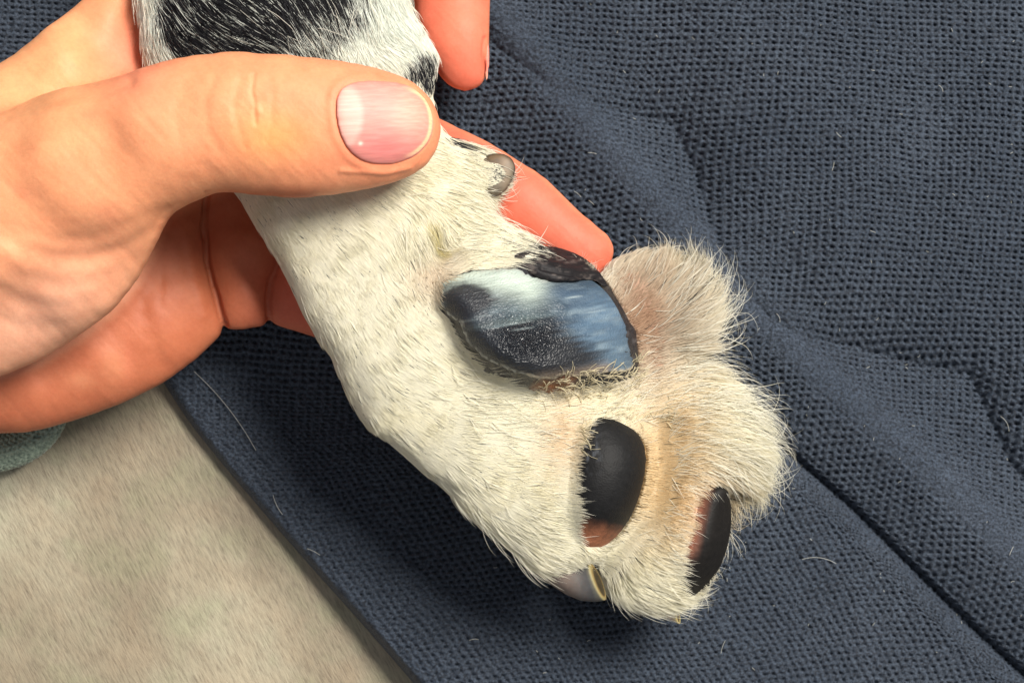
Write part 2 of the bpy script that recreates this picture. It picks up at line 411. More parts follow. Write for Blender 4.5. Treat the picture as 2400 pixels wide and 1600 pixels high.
# ---------------------------------------------------------------- the hand
hand = root('person'); tag(hand, 'bare hand with thumb on top, holding the white dog leg from behind', 'hand')
THUMB = [(342, 161), (408, 140), (485, 128), (561, 124), (663, 130), (765, 140), (867, 156), (934, 176), (985, 204), (1017, 240), (1034, 286), (1031, 332), (1013, 372), (980, 403), (918, 431), (816, 451), (714, 463), (638, 460), (561, 452), (510, 447), (480, 462), (434, 480), (393, 508), (357, 587), (316, 663), (255, 735), (179, 790), (90, 845), (-20, 890), (-330, 950), (-330, 330), (-150, 330), (0, 265), (120, 215), (240, 195)]
B = Body(-1780, 300, -320, 1210, -370, 520, 6.5)
thumb_f = B.shape(THUMB, [(980, 300, 262), (800, 300, 280), (600, 290, 285), (450, 300, 270), (250, 400, 225), (50, 550, 180), (-200, 700, 120), (100, 800, 90), (250, 700, 130), (0, 300, 170)], 128, rnd=1)
B.add(thumb_f)
topB = Body.__new__(Body); topB.__dict__.update(B.__dict__); topB.F = thumb_f; topB.top()
B.add(B.shape([(-340, 640), (-340, 300), (0, 160), (102, 75), (204, -2), (330, -110), (420, -200), (640, -200), (640, 140), (420, 250), (200, 420)],
              [(0, 300, 60), (120, 150, 20), (250, 40, -55), (330, 40, -130), (480, 50, -190), (640, 50, -220), (-300, 500, 80)], 92), 45)
B.add(B.shape([(-340, 1035), (0, 1015), (76, 1012), (143, 994), (230, 966), (306, 936), (383, 897), (449, 849), (490, 813), (528, 775), (507, 689), (487, 612), (480, 536), (488, 400), (380, 300), (-340, 300)],
              [(0, 950, -150), (200, 870, -160), (330, 800, -180), (460, 730, -195), (440, 560, -215), (460, 450, -240), (0, 600, -130)], 96, rnd=1), 55)
B.add(B.shape([(470, 380), (480, 536), (485, 612), (505, 689), (526, 765), (537, 775), (571, 771), (610, 767), (630, 755), (625, 709), (633, 658), (653, 600), (720, 380)],
              [(560, 720, -185), (560, 600, -205), (560, 450, -250)], 62, rnd=1), 9)
B.add(B.shape([(655, 590), (635, 658), (628, 709), (635, 757), (663, 767), (704, 779), (760, 797), (900, 850), (1000, 800), (900, 560), (760, 450)], -215, 60, rnd=1), 8)
B.add(B.shape([(150, -150), (960, -190), (960, 200), (1000, 420), (900, 640), (700, 760), (540, 700), (300, 560)], -255, 38), 40)
FR2 = [(780, 200), (950, 235), (1034, 281), (1087, 307), (1150, 336), (1208, 374), (1266, 408), (1302, 441), (1346, 486), (1391, 524), (1427, 553), (1440, 579), (1436, 611), (1418, 645), (1380, 662), (1325, 648), (1260, 605), (1190, 555), (1080, 500), (950, 450), (780, 380)]
B.add(B.shape(FR2, [(1400, 600, -115), (1250, 500, -120), (1100, 400, -140), (900, 300, -190)], 95, rnd=1), 30)
FR1 = [(930, -360), (972, 40), (1000, 130), (1030, 179), (1058, 206), (1097, 216), (1130, 201), (1143, 168), (1144, 120), (1147, 51), (1149, 0), (1160, -360)]
B.add(B.shape(FR1, [(1080, 150, -95), (1060, -100, -130)], 90, rnd=1), 30)
V, Q = B.mesh(8); V, Q = subdivide(V, Q); V = smooth_verts(V, Q, 3)
NAILP = rounded([(788, 237), (796, 212), (818, 196), (855, 189), (912, 191), (958, 199), (989, 214), (1008, 237), (1019, 276), (1016, 314), (1000, 344), (974, 367), (931, 383), (889, 387), (847, 377), (820, 356), (801, 325), (790, 285)], 2)
HF = B.F.copy(); del HF
def hand_relief(px, py):
    d = np.zeros(px.shape)
    t = (px > 250) & (px < 1060) & (py < 500)
    sd = np.full(px.shape, 99.0); sd[t] = poly_sd(px[t], py[t], NAILP)
    d += -6 * sstep(3, -9, sd) + 2.5 * np.exp(-((sd - 14) / 9) ** 2) * (px < 985)
    n1 = vn(px / 30, py / 30, 4)
    for pts, w, a in [
        ([(596, 175), (590, 215), (598, 250), (600, 290)], 5, -3), ([(560, 190), (548, 240), (556, 300), (575, 345)], 10, -1.8),
        ([(630, 180), (640, 230), (636, 290), (625, 330)], 10, -1.5), ([(505, 180), (480, 240), (484, 300), (510, 350)], 13, -2.0),
        ([(430, 200), (412, 260), (420, 320)], 16, -1.8), ([(600, 250), (606, 262)], 9, 3),
        ([(-50, 300), (20, 262), (80, 236), (150, 222), (235, 212), (300, 190)], 20, -8),
        ([(0, 545), (60, 585), (130, 606), (210, 608), (290, 585), (350, 545), (395, 505)], 22, -6.5),
        ([(-40, 600), (60, 655), (150, 672), (240, 655), (310, 610)], 22, -4),
        ([(-40, 500), (60, 548), (140, 565), (220, 560), (300, 530), (360, 500)], 18, -3),
        ([(-40, 660), (60, 712), (150, 722), (220, 702), (290, 650)], 20, -3),
        ([(-40, 735), (60, 770), (140, 765), (210, 735)], 20, -2.5),
        ([(388, 520), (380, 590), (380, 660), (378, 720)], 9, -1.5), ([(330, 700), (350, 780), (380, 850)], 22, -4),
        ([(485, 455), (478, 536), (484, 612), (504, 689), (528, 770)], 6, -11), ([(655, 600), (635, 658), (627, 709), (632, 760)], 6, -8),
        ([(100, 880), (220, 800), (320, 730), (370, 660)], 30, -7),
        ([(1136, 90), (1136, 130), (1141, 180)], 5, -5),
        ([(440, 560), (455, 640), (480, 740)], 12, 3), ([(880, 170), (940, 190)], 8, -2.5), ([(800, 400), (900, 405), (960, 392)], 7, 3)]:
        x0 = min(p[0] for p in pts) - 3 * w; x1 = max(p[0] for p in pts) + 3 * w; y0 = min(p[1] for p in pts) - 3 * w; y1 = max(p[1] for p in pts) + 3 * w
        m = (px > x0) & (px < x1) & (py > y0) & (py < y1)
        d[m] += stroke(px[m] + 2.5 * n1[m], py[m], pts, w, a)
    # fine diagonal skin lines along the thumb and the heel
    d += .55 * fbm((px * .7 + py * .7) / 90, (py * .7 - px * .7) / 14, 61, 2) + 1.6 * fbm(px / 60, py / 60, 62, 3)
    return d
V = displace(V, Q, hand_relief); px, py = pix(V)
base = np.zeros((len(V), 3)) + srgb(226, 153, 112)
def mixc(c, w, tgt): return c + (np.asarray(tgt) - c) * np.clip(w, 0, 1)[:, None]
col = base
col = mixc(col, .8 * blob(px, py, 120, 150, 230, 200), srgb(228, 164, 116))
col = mixc(col, .75 * blob(px, py, 310, 120, 90, 130), srgb(224, 128, 104))
col = mixc(col, .7 * blob(px, py, 860, 300, 220, 190), srgb(226, 140, 106))
col = mixc(col, .8 * np.exp(-(np.maximum(poly_sd(px, py, NAILP), 0) / 22) ** 2) * (px < 1100) * (px > 700) * .6, srgb(228, 134, 100))
col = mixc(col, .6 * blob(px, py, 640, 320, 90, 60), srgb(226, 160, 92))
col = mixc(col, .7 * blob(px, py, 80, 760, 260, 130, -25), srgb(212, 164, 140))
col = mixc(col, .5 * blob(px, py, 180, 420, 260, 80), srgb(224, 152, 110))
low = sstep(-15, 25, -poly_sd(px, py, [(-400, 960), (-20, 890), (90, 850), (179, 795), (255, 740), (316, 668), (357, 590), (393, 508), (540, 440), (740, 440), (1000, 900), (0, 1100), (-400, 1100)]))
col = mixc(col, low * .9, srgb(176, 100, 70))  # lower palm's redder tone, darkened further to paint in the shade under the thumb
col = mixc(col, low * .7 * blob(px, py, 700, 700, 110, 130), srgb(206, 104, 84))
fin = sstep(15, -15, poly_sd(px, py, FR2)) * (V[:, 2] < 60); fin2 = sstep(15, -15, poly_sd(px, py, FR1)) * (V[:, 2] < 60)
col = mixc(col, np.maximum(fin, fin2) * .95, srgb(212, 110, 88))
col = mixc(col, .5 * fin2 * blob(px, py, 1090, 60, 80, 90), srgb(226, 130, 100))
for k_ in range(26):   # small paler and redder patches
    cx, cy = rng.uniform(0, 1000), rng.uniform(140, 950); col = mixc(col, .22 * blob(px, py, cx, cy, rng.uniform(15, 50), rng.uniform(15, 50)), [srgb(236, 176, 134), srgb(214, 122, 96)][k_ % 2])
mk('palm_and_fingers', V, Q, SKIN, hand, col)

def patch(name, poly, zfun, lam, res, mat, parent, colfn, relief=None, zr=(0, 400), smooth=4, flat=1.0, attrs=None, rnd=0, sub=False):
    w = W(poly, 0); x0, y0 = w[:, :2].min(0) * (1 + 0) ; x1, y1 = w[:, :2].max(0)
    pad = .07 * max(abs(x0), abs(x1), abs(y0), abs(y1)) + 15
    b = Body(x0 - pad, x1 + pad, y0 - pad, y1 + pad, zr[0], zr[1], res)
    b.add(b.shape(poly, zfun, lam, flat, rnd)); V, Q = b.mesh(smooth)
    if sub: V, Q = subdivide(V, Q); V = smooth_verts(V, Q, 2)
    if relief: V = displace(V, Q, relief)
    px, py = pix(V); o = mk(name, V, Q, mat, parent, colfn(px, py, V), {k: f(px, py) for k, f in (attrs or {}).items()})
    b.top(); o_tops.append(b); return o
o_tops = []
def blur2(T, n):
    for _ in range(n):
        q = np.pad(T, 1, mode='edge'); T = (q[2:, 1:-1] + q[:-2, 1:-1] + q[1:-1, 2:] + q[1:-1, :-2] + 4 * T) / 8
    return T
def topfun(b, T, off):
    def f(px, py):
        z = np.zeros(px.shape)
        for _ in range(3):
            k = (H - z) / H; z = np.clip(b.sample(T, (px - 1200) * k, (800 - py) * k), -400, 600)
        return z + (off(px, py) if callable(off) else off)
    return f
TT = np.where(topB.T > -1000, topB.T, 200); TT = blur2(TT, 12)
# on the nail the sheet sits a little proud of the skin under it
def nail_z(px, py):  # px here may be plane units; the shape() call passes plane units
    x = px - 1200; y = 800 - py; return topB.sample(TT, x, y) + 1.0
def nail_pixel_z(px, py):
    return topfun(topB, TT, 1.0)(px, py)
class ZF:
    """height field usable both for outline points (pixels) and for grid points (plane units)"""
    def __init__(s, b, T, off): s.b, s.T, s.off = b, T, off
    def __call__(s, px, py):
        if px.ndim == 1: return topfun(s.b, s.T, s.off)(px, py)
        off = s.off(px, py) if callable(s.off) else s.off
        return np.clip(s.b.sample(s.T, px - 1200, 800 - py), -400, 600) + off
def nail_col(px, py, V):
    c = np.zeros((len(px), 3)) + srgb(212, 142, 130)
    c = mixc(c, .75 * blob(px, py, 905, 350, 90, 45), srgb(196, 108, 106))
    c = mixc(c, .6 * blob(px, py, 965, 265, 50, 55), srgb(228, 166, 144))  # pale patch paints the gloss highlight on the tip side of the nail
    c = mixc(c, .95 * sstep(1.15, .8, np.sqrt(((px - 800) / 52) ** 2 + ((py - 272) / 78) ** 2)) * .8, srgb(232, 180, 166))
    sd = poly_sd(px, py, NAILP)
    c = mixc(c, .9 * sstep(-15, -9, sd) * sstep(-2, -6, sd) * sstep(940, 985, px), srgb(246, 206, 160))
    c = mixc(c, .8 * np.exp(-(np.hypot(px - 845, py - 336) / 5) ** 2), srgb(250, 220, 205))
    return mixc(c, .35 * sstep(-6, 0, sd), srgb(214, 120, 96))
patch('thumbnail', NAILP, ZF(topB, TT, 1.0), 7, 3.0, NAIL, hand, nail_col, zr=(180, 470), smooth=10)
fn = patch('fingernail', rounded([(1132, 98), (1143, 92), (1147, 120), (1146, 160), (1141, 196), (1136, 180), (1138, 150), (1131, 125)], 1), -78, 9, 3.0, NAIL, hand,
      lambda px, py, V: mixc(np.zeros((len(px), 3)) + srgb(214, 130, 112), .6 * sstep(160, 190, py), srgb(236, 190, 160)), zr=(-150, 0), smooth=3)

# ---------------------------------------------------------------- the dog leg and paw
dog = root('dog_paw'); tag(dog, 'white dog leg and paw with black pads, underside up, held in the hand', 'dog')
LEG = [(345, -470), (326, -170), (326, 0), (336, 102), (352, 165), (450, 310), (560, 459), (586, 505), (621, 561), (649, 607), (683, 673), (718, 740), (744, 796), (769, 818), (795, 880), (820, 941), (861, 990), (925, 1027), (1000, 1100), (1150, 1130), (1350, 1050), (1500, 980), (1530, 920), (1486, 892), (1482, 830), (1458, 752), (1428, 700), (1388, 648), (1330, 612), (1270, 586), (1210, 545), (1150, 505), (1110, 440), (1085, 380), (1040, 330), (1010, 240), (1020, 170), (1026, 128), (996, 82), (962, 31), (945, -30), (940, -170), (920, -470)]
TOE1 = [(860, 960), (980, 880), (1250, 900), (1420, 950), (1490, 1000), (1518, 1060), (1516, 1120), (1492, 1192), (1450, 1250), (1410, 1290), (1360, 1325), (1300, 1345), (1240, 1318), (1186, 1274), (1132, 1228), (1079, 1188), (1029, 1126), (973, 1065), (920, 1024)]
TOE2 = [(1430, 1020), (1600, 1060), (1668, 1125), (1688, 1200), (1680, 1280), (1652, 1345), (1600, 1405), (1520, 1432), (1440, 1402), (1400, 1350), (1400, 1290), (1450, 1200)]
TOE3 = [(1430, 860), (1590, 862), (1680, 892), (1740, 955), (1762, 1040), (1752, 1110), (1710, 1170), (1640, 1210), (1520, 1160), (1450, 1000)]
TOE4 = [(1380, 700), (1410, 645), (1450, 606), (1520, 604), (1585, 640), (1625, 700), (1635, 780), (1610, 850), (1560, 900), (1440, 900)]
P = Body(-960, 640, -700, 1230, -330, 330, 6.5)
P.add(P.shape(LEG, [(650, 50, 10), (700, 300, -10), (800, 550, 0), (950, 800, 10), (1250, 750, 10), (1100, 1000, 0), (1450, 900, -30)], 108, rnd=1))
P.add(P.shape(TOE1, [(1000, 1000, 0), (1200, 1150, 10), (1400, 1150, 20), (1350, 1280, -10)], 98, rnd=1), 60)
P.add(P.shape(TOE2, [(1500, 1150, -60), (1650, 1250, -30), (1500, 1380, -60)], 90, rnd=1), 40)
P.add(P.shape(TOE3, [(1500, 950, -60), (1700, 1050, -50), (1750, 950, -80)], 80, rnd=1), 40)
P.add(P.shape(TOE4, [(1450, 750, -70), (1620, 730, -90)], 62, rnd=1), 50)
P.add(P.shape([(990, 300), (1060, 330), (1130, 350), (1170, 375), (1180, 420), (1160, 465), (1100, 500), (1000, 480)], [(1150, 410, -20), (1020, 400, 0)], 60, rnd=1), 30)
PT = P.top()
def rough(p):
    p = rounded(p, 2); q = []
    for a_, b_ in zip(p, np.roll(p, -1, 0)):
        n_ = max(1, int(np.hypot(*(b_ - a_)) / 8))
        for k_ in range(n_): q.append(a_ + (b_ - a_) * k_ / n_)
    q = np.array(q); d = np.stack([fbm(q[:, 0] / 34, q[:, 1] / 34, 31), fbm(q[:, 0] / 34, q[:, 1] / 34, 32)], 1); return q + 8 * d
V, Q = P.mesh(8)
PADP = rough([(1018, 691), (1025, 655), (1060, 638), (1130, 626), (1190, 612), (1235, 585), (1288, 580), (1346, 597), (1387, 622), (1413, 651), (1445, 695), (1476, 749), (1497, 803), (1500, 845), (1490, 885), (1460, 905), (1400, 912), (1330, 922), (1257, 925), (1190, 908), (1132, 876), (1087, 832), (1056, 774), (1029, 727)])
TP1 = rounded([(1391, 974), (1362, 990), (1345, 1030), (1338, 1080), (1336, 1200), (1340, 1270), (1365, 1288), (1391, 1291), (1427, 1273), (1456, 1246), (1489, 1193), (1512, 1112), (1515, 1059), (1500, 1020), (1473, 997), (1436, 980)], 2)
TP2 = rounded([(1648, 1146), (1704, 1134), (1716, 1202), (1708, 1273), (1684, 1338), (1652, 1384), (1612, 1410), (1580, 1395), (1578, 1340), (1610, 1280), (1630, 1202), (1640, 1150)], 1)
def paw_relief(px, py):
    sp = poly_sd(px, py, PADP); cut = -30 * sstep(-4, -22, sp) * sstep(1120, 1280, px - (py - 750) * .6) - 22 * sstep(-6, -26, sp) * sstep(1100, 1240, px) - 14 * sstep(-6, -20, poly_sd(px, py, TP2)) - 10 * sstep(-6, -20, poly_sd(px, py, TP1)) - stroke(px, py, [(1545, 1000), (1530, 1120), (1480, 1230), (1420, 1330)], 26, 20)
    d = -16 * blob(px, py, 1545, 800, 45, 110, -15) - 14 * blob(px, py, 1380, 935, 150, 26, -3) - 14 * blob(px, py, 1575, 1000, 60, 90, 35) - 10 * blob(px, py, 1010, 620, 60, 60)
    d += -14 * blob(px, py, 1545, 1160, 22, 110, 18) + 6 * blob(px, py, 1200, 1100, 180, 60, 30)
    d += stroke(px, py, [(985, 505), (1010, 560), (1040, 610)], 22, -9) + 7 * fbm(px / 120, py / 120, 71) + stroke(px, py, [(640, 460), (760, 700), (900, 900)], 50, 6)
    d += stroke(px, py, [(1640, 850), (1560, 880), (1480, 900)], 16, -14)
    return d + cut
V = displace(V, Q, paw_relief); N = normals(V, Q); px, py = pix(V)
def hide_col(px, py):
    c = np.zeros((len(px), 3)) + srgb(228, 218, 192)
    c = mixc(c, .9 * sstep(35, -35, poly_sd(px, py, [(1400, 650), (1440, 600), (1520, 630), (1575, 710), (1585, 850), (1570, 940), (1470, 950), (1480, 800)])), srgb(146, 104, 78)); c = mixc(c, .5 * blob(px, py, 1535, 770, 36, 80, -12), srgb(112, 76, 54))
    c = mixc(c, .8 * blob(px, py, 1335, 1080, 35, 150), srgb(214, 160, 114))
    c = mixc(c, .9 * blob(px, py, 1625, 1200, 45, 90, 15), srgb(206, 150, 120))
    c = mixc(c, .6 * blob(px, py, 1560, 1060, 90, 110), srgb(212, 172, 120))
    c = mixc(c, .7 * blob(px, py, 1010, 650, 45, 50), srgb(206, 168, 134))
    c = mixc(c, .8 * black_p(px, py), srgb(24, 24, 28))
    return mixc(c, .9 * sstep(6, -4, poly_sd(px, py, PADP)), srgb(28, 26, 28))
BLACK = [(352, -500), (360, 30), (385, 100), (420, 150), (520, 150), (600, 118), (640, 96), (668, 60), (700, 20), (760, 10), (800, -20), (760, -500)]
def black_p(px, py):
    nz = 14 * fbm(px / 30, py / 60, 91)
    p = sstep(10, -14, poly_sd(px, py, BLACK) + nz)
    p = np.maximum(p, .5 * sstep(14, -20, poly_sd(px, py, [(640, 110), (690, 40), (860, -60), (850, 20), (790, 90), (740, 120)]) + nz))
    p = np.maximum(p, sstep(8, -8, poly_sd(px, py, [(958, 112), (985, 108), (1010, 122), (1022, 160), (1016, 210), (995, 200), (965, 170), (930, 160)]) + .4 * nz))
    p = np.maximum(p, .55 * blob(px, py, 1150, 400, 22, 45) + .5 * blob(px, py, 1060, 330, 30, 14, 35) + .95 * blob(px, py, 1275, 586, 80, 18, 12))
    return np.clip(p, 0, 1)
mk('leg_and_toes', V, Q, HIDE, dog, hide_col(px, py))

PTb = np.where(PT > -1000, PT, -60); PTb = blur2(PTb, 30)
def pad_tilt(px, py): return 10 + (14 + np.clip(-(px - 1250) * .24 + (py - 750) * .42, -60, 60)) * sstep(6, -75, poly_sd(px, py, PADP))
def pad_col(px, py, V):
    c = np.zeros((len(px), 3)) + srgb(34, 34, 38)
    c = mixc(c, .9 * sstep(-14, 10, fbm(px / 26, py / 26, 41) * 10 - poly_sd(px, py, [(1225, 935), (1262, 900), (1300, 888), (1350, 885), (1345, 940)])), srgb(122, 72, 38))
    return mixc(c, .5 * sstep(.15, .6, fbm(px / 14, py / 14, 43)) * sstep(-60, -10, poly_sd(px, py, PADP)), srgb(84, 80, 82))
def pad_rel(px, py):
    return 3.5 * fbm(px / 34, py / 20, 45) + 2.2 * fbm(px / 9, py / 7, 46) * sstep(-60, -10, poly_sd(px, py, PADP)) + stroke(px, py, [(1240, 600), (1300, 612), (1370, 640)], 9, -7)
PAD1 = ZF(P, PTb, lambda px, py: -22 + pad_tilt(px, py))
patch('paw_pad', PADP, PAD1, 52, 4.2, PAD, dog, pad_col, pad_rel, zr=(-60, 330), smooth=5)

patch('pad_fold', rounded([(1196, 600), (1240, 582), (1288, 575), (1346, 591), (1390, 618), (1428, 668), (1418, 676), (1392, 655), (1345, 658), (1290, 662), (1248, 650), (1222, 628)], 2),
      ZF(P, PTb, lambda px, py: 14 + (px - 1250) * .12), 34, 3.2, TOEPAD, dog,
      lambda px, py, V: mixc(np.zeros((len(px), 3)) + srgb(30, 28, 30), .6 * sstep(.1, .6, fbm(px / 16, py / 7, 59)), srgb(96, 88, 84)),
      lambda px, py: 2.0 * fbm(px / 26, py / 8, 58) + stroke(px, py, [(1270, 628), (1330, 640), (1390, 650)], 6, -8), zr=(-60, 330), smooth=3)
# pale film on the big pad: a thin sheet hugging the pad, ragged at its edge
FILMP = [(1034, 652), (1060, 640), (1110, 630), (1150, 631), (1190, 629), (1212, 630), (1232, 640), (1252, 650), (1275, 657), (1302, 655), (1340, 652), (1375, 648), (1405, 655), (1436, 691), (1467, 758), (1476, 816), (1485, 843), (1487, 862), (1470, 872), (1436, 870), (1391, 880), (1346, 883), (1320, 878), (1300, 890), (1262, 888), (1212, 874), (1168, 856), (1132, 838), (1100, 807), (1085, 780), (1080, 755), (1052, 742), (1030, 712), (1022, 685)]
FP = []
for a_, b_ in zip(FILMP, FILMP[1:] + FILMP[:1]):
    n_ = max(2, int(math.hypot(b_[0] - a_[0], b_[1] - a_[1]) / 7))
    for k_ in range(n_):
        t_ = k_ / n_; x_ = a_[0] + (b_[0] - a_[0]) * t_; y_ = a_[1] + (b_[1] - a_[1]) * t_; FP.append((x_ + rng.normal(0, 1.6), y_ + rng.normal(0, 1.6)))
def film_col(px, py, V):
    st = fbm((px * .985 - py * .17) / 60, (py * .985 + px * .17) / 7, 51, 3)
    c = np.zeros((len(px), 3)) + srgb(38, 46, 56)
    w = lambda *a: np.clip(blob(px, py, *a) * (1 + .35 * st), 0, 1)
    c = mixc(c, .95 * w(1410, 750, 85, 95, 35), srgb(84, 108, 130))
    c = mixc(c, .7 * w(1445, 835, 45, 50, 10), srgb(88, 110, 128))
    c = mixc(c, .7 * w(1320, 690, 70, 22, 10), srgb(66, 86, 108))
    c = mixc(c, .6 * w(1215, 722, 80, 24, -8), srgb(84, 100, 108))
    c = mixc(c, .5 * w(1190, 756, 90, 10, -9), srgb(120, 136, 136))
    c = mixc(c, .45 * np.clip(fbm((px * .98 - py * .17) / 46, (py * .98 + px * .17) / 15, 77) + .1, 0, 1) * (poly_sd(px, py, FILMP) < -4), srgb(150, 166, 174))
    top = stroke(px, py, [(1030, 642), (1100, 640), (1180, 650), (1225, 660), (1240, 668)], 40, 1.05) * (.95 + .25 * st)
    c = mixc(c, top, srgb(176, 188, 178))
    dark = poly_sd(px, py, [(1060, 745), (1100, 768), (1160, 764), (1230, 752), (1290, 752), (1335, 780), (1365, 806), (1410, 832), (1398, 858), (1340, 872), (1290, 886), (1212, 880), (1132, 842), (1080, 800)])
    c = mixc(c, .97 * sstep(26, -26, dark + 20 * st), srgb(28, 30, 35))
    c = mixc(c, .35 * w(1120, 800, 40, 40), srgb(60, 66, 74))
    c = mixc(c, .95 * sstep(1.15, .7, np.hypot((px - 1094) / 68, (py - 702) / 42) + .22 * st + .1 * fbm(px / 9, py / 9, 57)), srgb(32, 34, 40))
    c = mixc(c, .6 * stroke(px, py, [(1270, 888), (1340, 878), (1420, 862)], 13, 1.0), srgb(140, 122, 106))
    sd = poly_sd(px, py, FILMP)
    c = mixc(c, .75 * sstep(-8 - 4 * vn(px / 12, py / 12, 5), -3, sd) * sstep(1400, 1150, px) * np.clip(vn(px / 6, py / 6, 8) * .8 + .6, 0, 1), srgb(168, 170, 164)); c = mixc(c, .8 * sstep(-9, -3, sd) * (px > 1230) * (py > 850) * np.clip(vn(px / 7, py / 7, 9) + .6, 0, 1), srgb(186, 172, 148))
    for (x_, y_), L_ in zip([(1060, 757), (1105, 744), (1175, 763), (1195, 775), (1320, 700), (1360, 735)], [70, 60, 80, 60, 50, 60]):
        tt = np.clip((px - x_) / L_, 0, 1) * np.clip(1 - (px - x_) / L_, 0, 1) * 4
        c = mixc(c, .6 * tt * stroke(px, py, [(x_, y_), (x_ + L_, y_ - L_ * .15)], 2.0, 1.0) * (.6 + .6 * st), srgb(170, 182, 184))
    return c
def film_rel(px, py):
    return 1.1 * fbm((px * .985 - py * .17) / 40, (py * .985 + px * .17) / 6, 52) + 1.5 * fbm(px / 40, py / 40, 53) + stroke(px, py, [(1310, 712), (1325, 722), (1322, 735)], 5, 4)
FT = np.zeros(1)
# height of the pad surface, to lay the film on
bpad = Body(*(lambda w: (w[0] - 60, w[1] + 60, w[2] - 60, w[3] + 60))((W(PADP, 100)[:, 0].min(), W(PADP, 100)[:, 0].max(), W(PADP, 100)[:, 1].min(), W(PADP, 100)[:, 1].max())), -60, 330, 4.2)
bpad.add(bpad.shape(PADP, PAD1, 52, rnd=0)); bt = bpad.top(); bt = np.where(bt > -1000, bt, 60); bt = blur2(bt, 4)
def pebble(px, py): return np.clip(blob(px, py, 1228, 788, 62, 46, 10) * 1.1 + .26, 0, 1)
patch('pale_film', FP, ZF(bpad, bt, .5), 4.5, 2.2, FILM, dog, film_col, film_rel, zr=(40, 290), smooth=3, attrs={'pebble': pebble})

def tp1_col(px, py, V):
    c = np.zeros((len(px), 3)) + srgb(22, 22, 23)
    c = mixc(c, sstep(-30, 40, (py - 1236) - (px - 1400) * .28 + 9 * fbm(px / 14, py / 14, 3)) * .9, srgb(178, 114, 82))
    return mixc(c, .65 * sstep(0, .5, fbm(px / 8, py / 11, 47)) * blob(px, py, 1368, 1030, 24, 50, -15), srgb(130, 136, 146))
def tp1_rel(px, py): return 2.4 * fbm(px / 8, py / 9, 48) * blob(px, py, 1368, 1020, 30, 60) + .8 * fbm(px / 40, py / 12, 49)
patch('toe_pad', TP1, ZF(P, PTb, lambda px, py: -22 + (px - 1345) * .10), 54, 4, TOEPAD, dog, tp1_col, tp1_rel, zr=(-60, 330), smooth=5)
def tp2_col(px, py, V):
    c = np.zeros((len(px), 3)) + srgb(24, 22, 21)
    return mixc(c, .9 * sstep(26, -26, (px - 1644) + (py - 1200) * .22) * sstep(1330, 1270, py), srgb(184, 122, 98))
patch('toe_pad', TP2, ZF(P, PTb, lambda px, py: -14 + np.maximum(px - 1640, 0) * .62), 40, 4, TOEPAD, dog, tp2_col, tp1_rel, zr=(-140, 280), smooth=5)

# claws: lofts of elliptical rings; the cut end is a recessed disc inside a pale rim
def loft(name, rings, cols, mat, parent, n=28, cap=True):
    V = []; C = []
    for (c, a, b), cc in zip(rings, cols):
        c = np.array(c, float); a = np.array(a, float); b = np.array(b, float)
        for k in range(n):
            t = 2 * math.pi * k / n; V.append(c + a * math.cos(t) + b * math.sin(t)); C.append(cc)
    Q = []
    for r in range(len(rings) - 1):
        for k in range(n): Q.append((r * n + k, r * n + (k + 1) % n, (r + 1) * n + (k + 1) % n, (r + 1) * n + k))
    m = len(V); V += [np.array(rings[-1][0], float)] * 1; C.append(cols[-1])
    for k in range(0, n, 2): Q.append(((len(rings) - 1) * n + k, (len(rings) - 1) * n + k + 1, (len(rings) - 1) * n + (k + 2) % n, m))
    V = np.array(V); V = W(V[:, :2], V[:, 2]); return mk(name, V, np.array(Q), mat, parent, np.array(C))
pk, gy_, yl, br = srgb(196, 176, 164), srgb(128, 128, 130), srgb(206, 190, 130), srgb(96, 82, 56)
dk = srgb(88, 76, 52)
loft('claw', [((1250, 1326, -30), (6, 18, 0), (4, 0, 30)), ((1290, 1346, -12), (8, 28, 0), (6, 0, 32)), ((1322, 1359, -2), (8, 35, 0), (8, 0, 34)), ((1352, 1367, 4), (10, 40, 0), (6, 0, 32)),
              ((1380, 1367, 10), (14, 43, 0), (0, 0, 28)), ((1396, 1363, 18), (18, 44, 0), (-9, 2, 22)), ((1401, 1362, 21), (18, 43, 0), (-9, 3, 18)), ((1403, 1362, 22), (14, 36, 0), (-7, 3, 13)), ((1404, 1364, 22), (12, 31, 0), (-5, 2, 10)), ((1404, 1364, 20), (7, 18, 0), (-4, 2, 6))],
     [pk * .4, pk * .38, pk * .32, pk * .1 + gy_ * .25, gy_ * .3, srgb(92, 90, 80), srgb(146, 136, 96), srgb(120, 102, 62), dk * .5, dk * .35], CLAW, dog)  # horn colours, darkened to paint in the shadow over the claw body
loft('claw', [((1540, 1420, -70), (3, 14, 0), (3, 0, 14)), ((1565, 1432, -66), (3, 17, 0), (3, 0, 16)), ((1584, 1440, -62), (4, 20, 0), (-3, 0, 14)), ((1590, 1442, -60), (3, 19, 0), (-4, 0, 10)), ((1588, 1442, -64), (2, 13, 0), (-3, 0, 7))],
     [pk, pk, srgb(170, 158, 120), yl, br], CLAW, dog)
DEW = rounded([(1128, 378), (1145, 362), (1166, 358), (1190, 364), (1206, 380), (1209, 399), (1200, 425), (1185, 448), (1163, 464), (1140, 455), (1120, 420)], 1)
def dew_col(px, py, V):
    c = np.zeros((len(px), 3)) + srgb(100, 92, 78)
    c = mixc(c, .9 * blob(px, py, 1170, 374, 38, 20), srgb(96, 68, 32)); c = mixc(c, .5 * sstep(.1, .5, fbm(px / 9, py / 9, 12)), srgb(60, 52, 42)); c = mixc(c, .6 * blob(px, py, 1185, 410, 14, 40), srgb(150, 130, 108))
    return mixc(c, .7 * sstep(-6, -1, poly_sd(px, py, DEW)), srgb(58, 46, 36))
patch('dewclaw', DEW, [(1180, 400, 18), (1140, 400, 26)], 13, 3.2, DEWM, dog, dew_col, zr=(-60, 130), smooth=4)

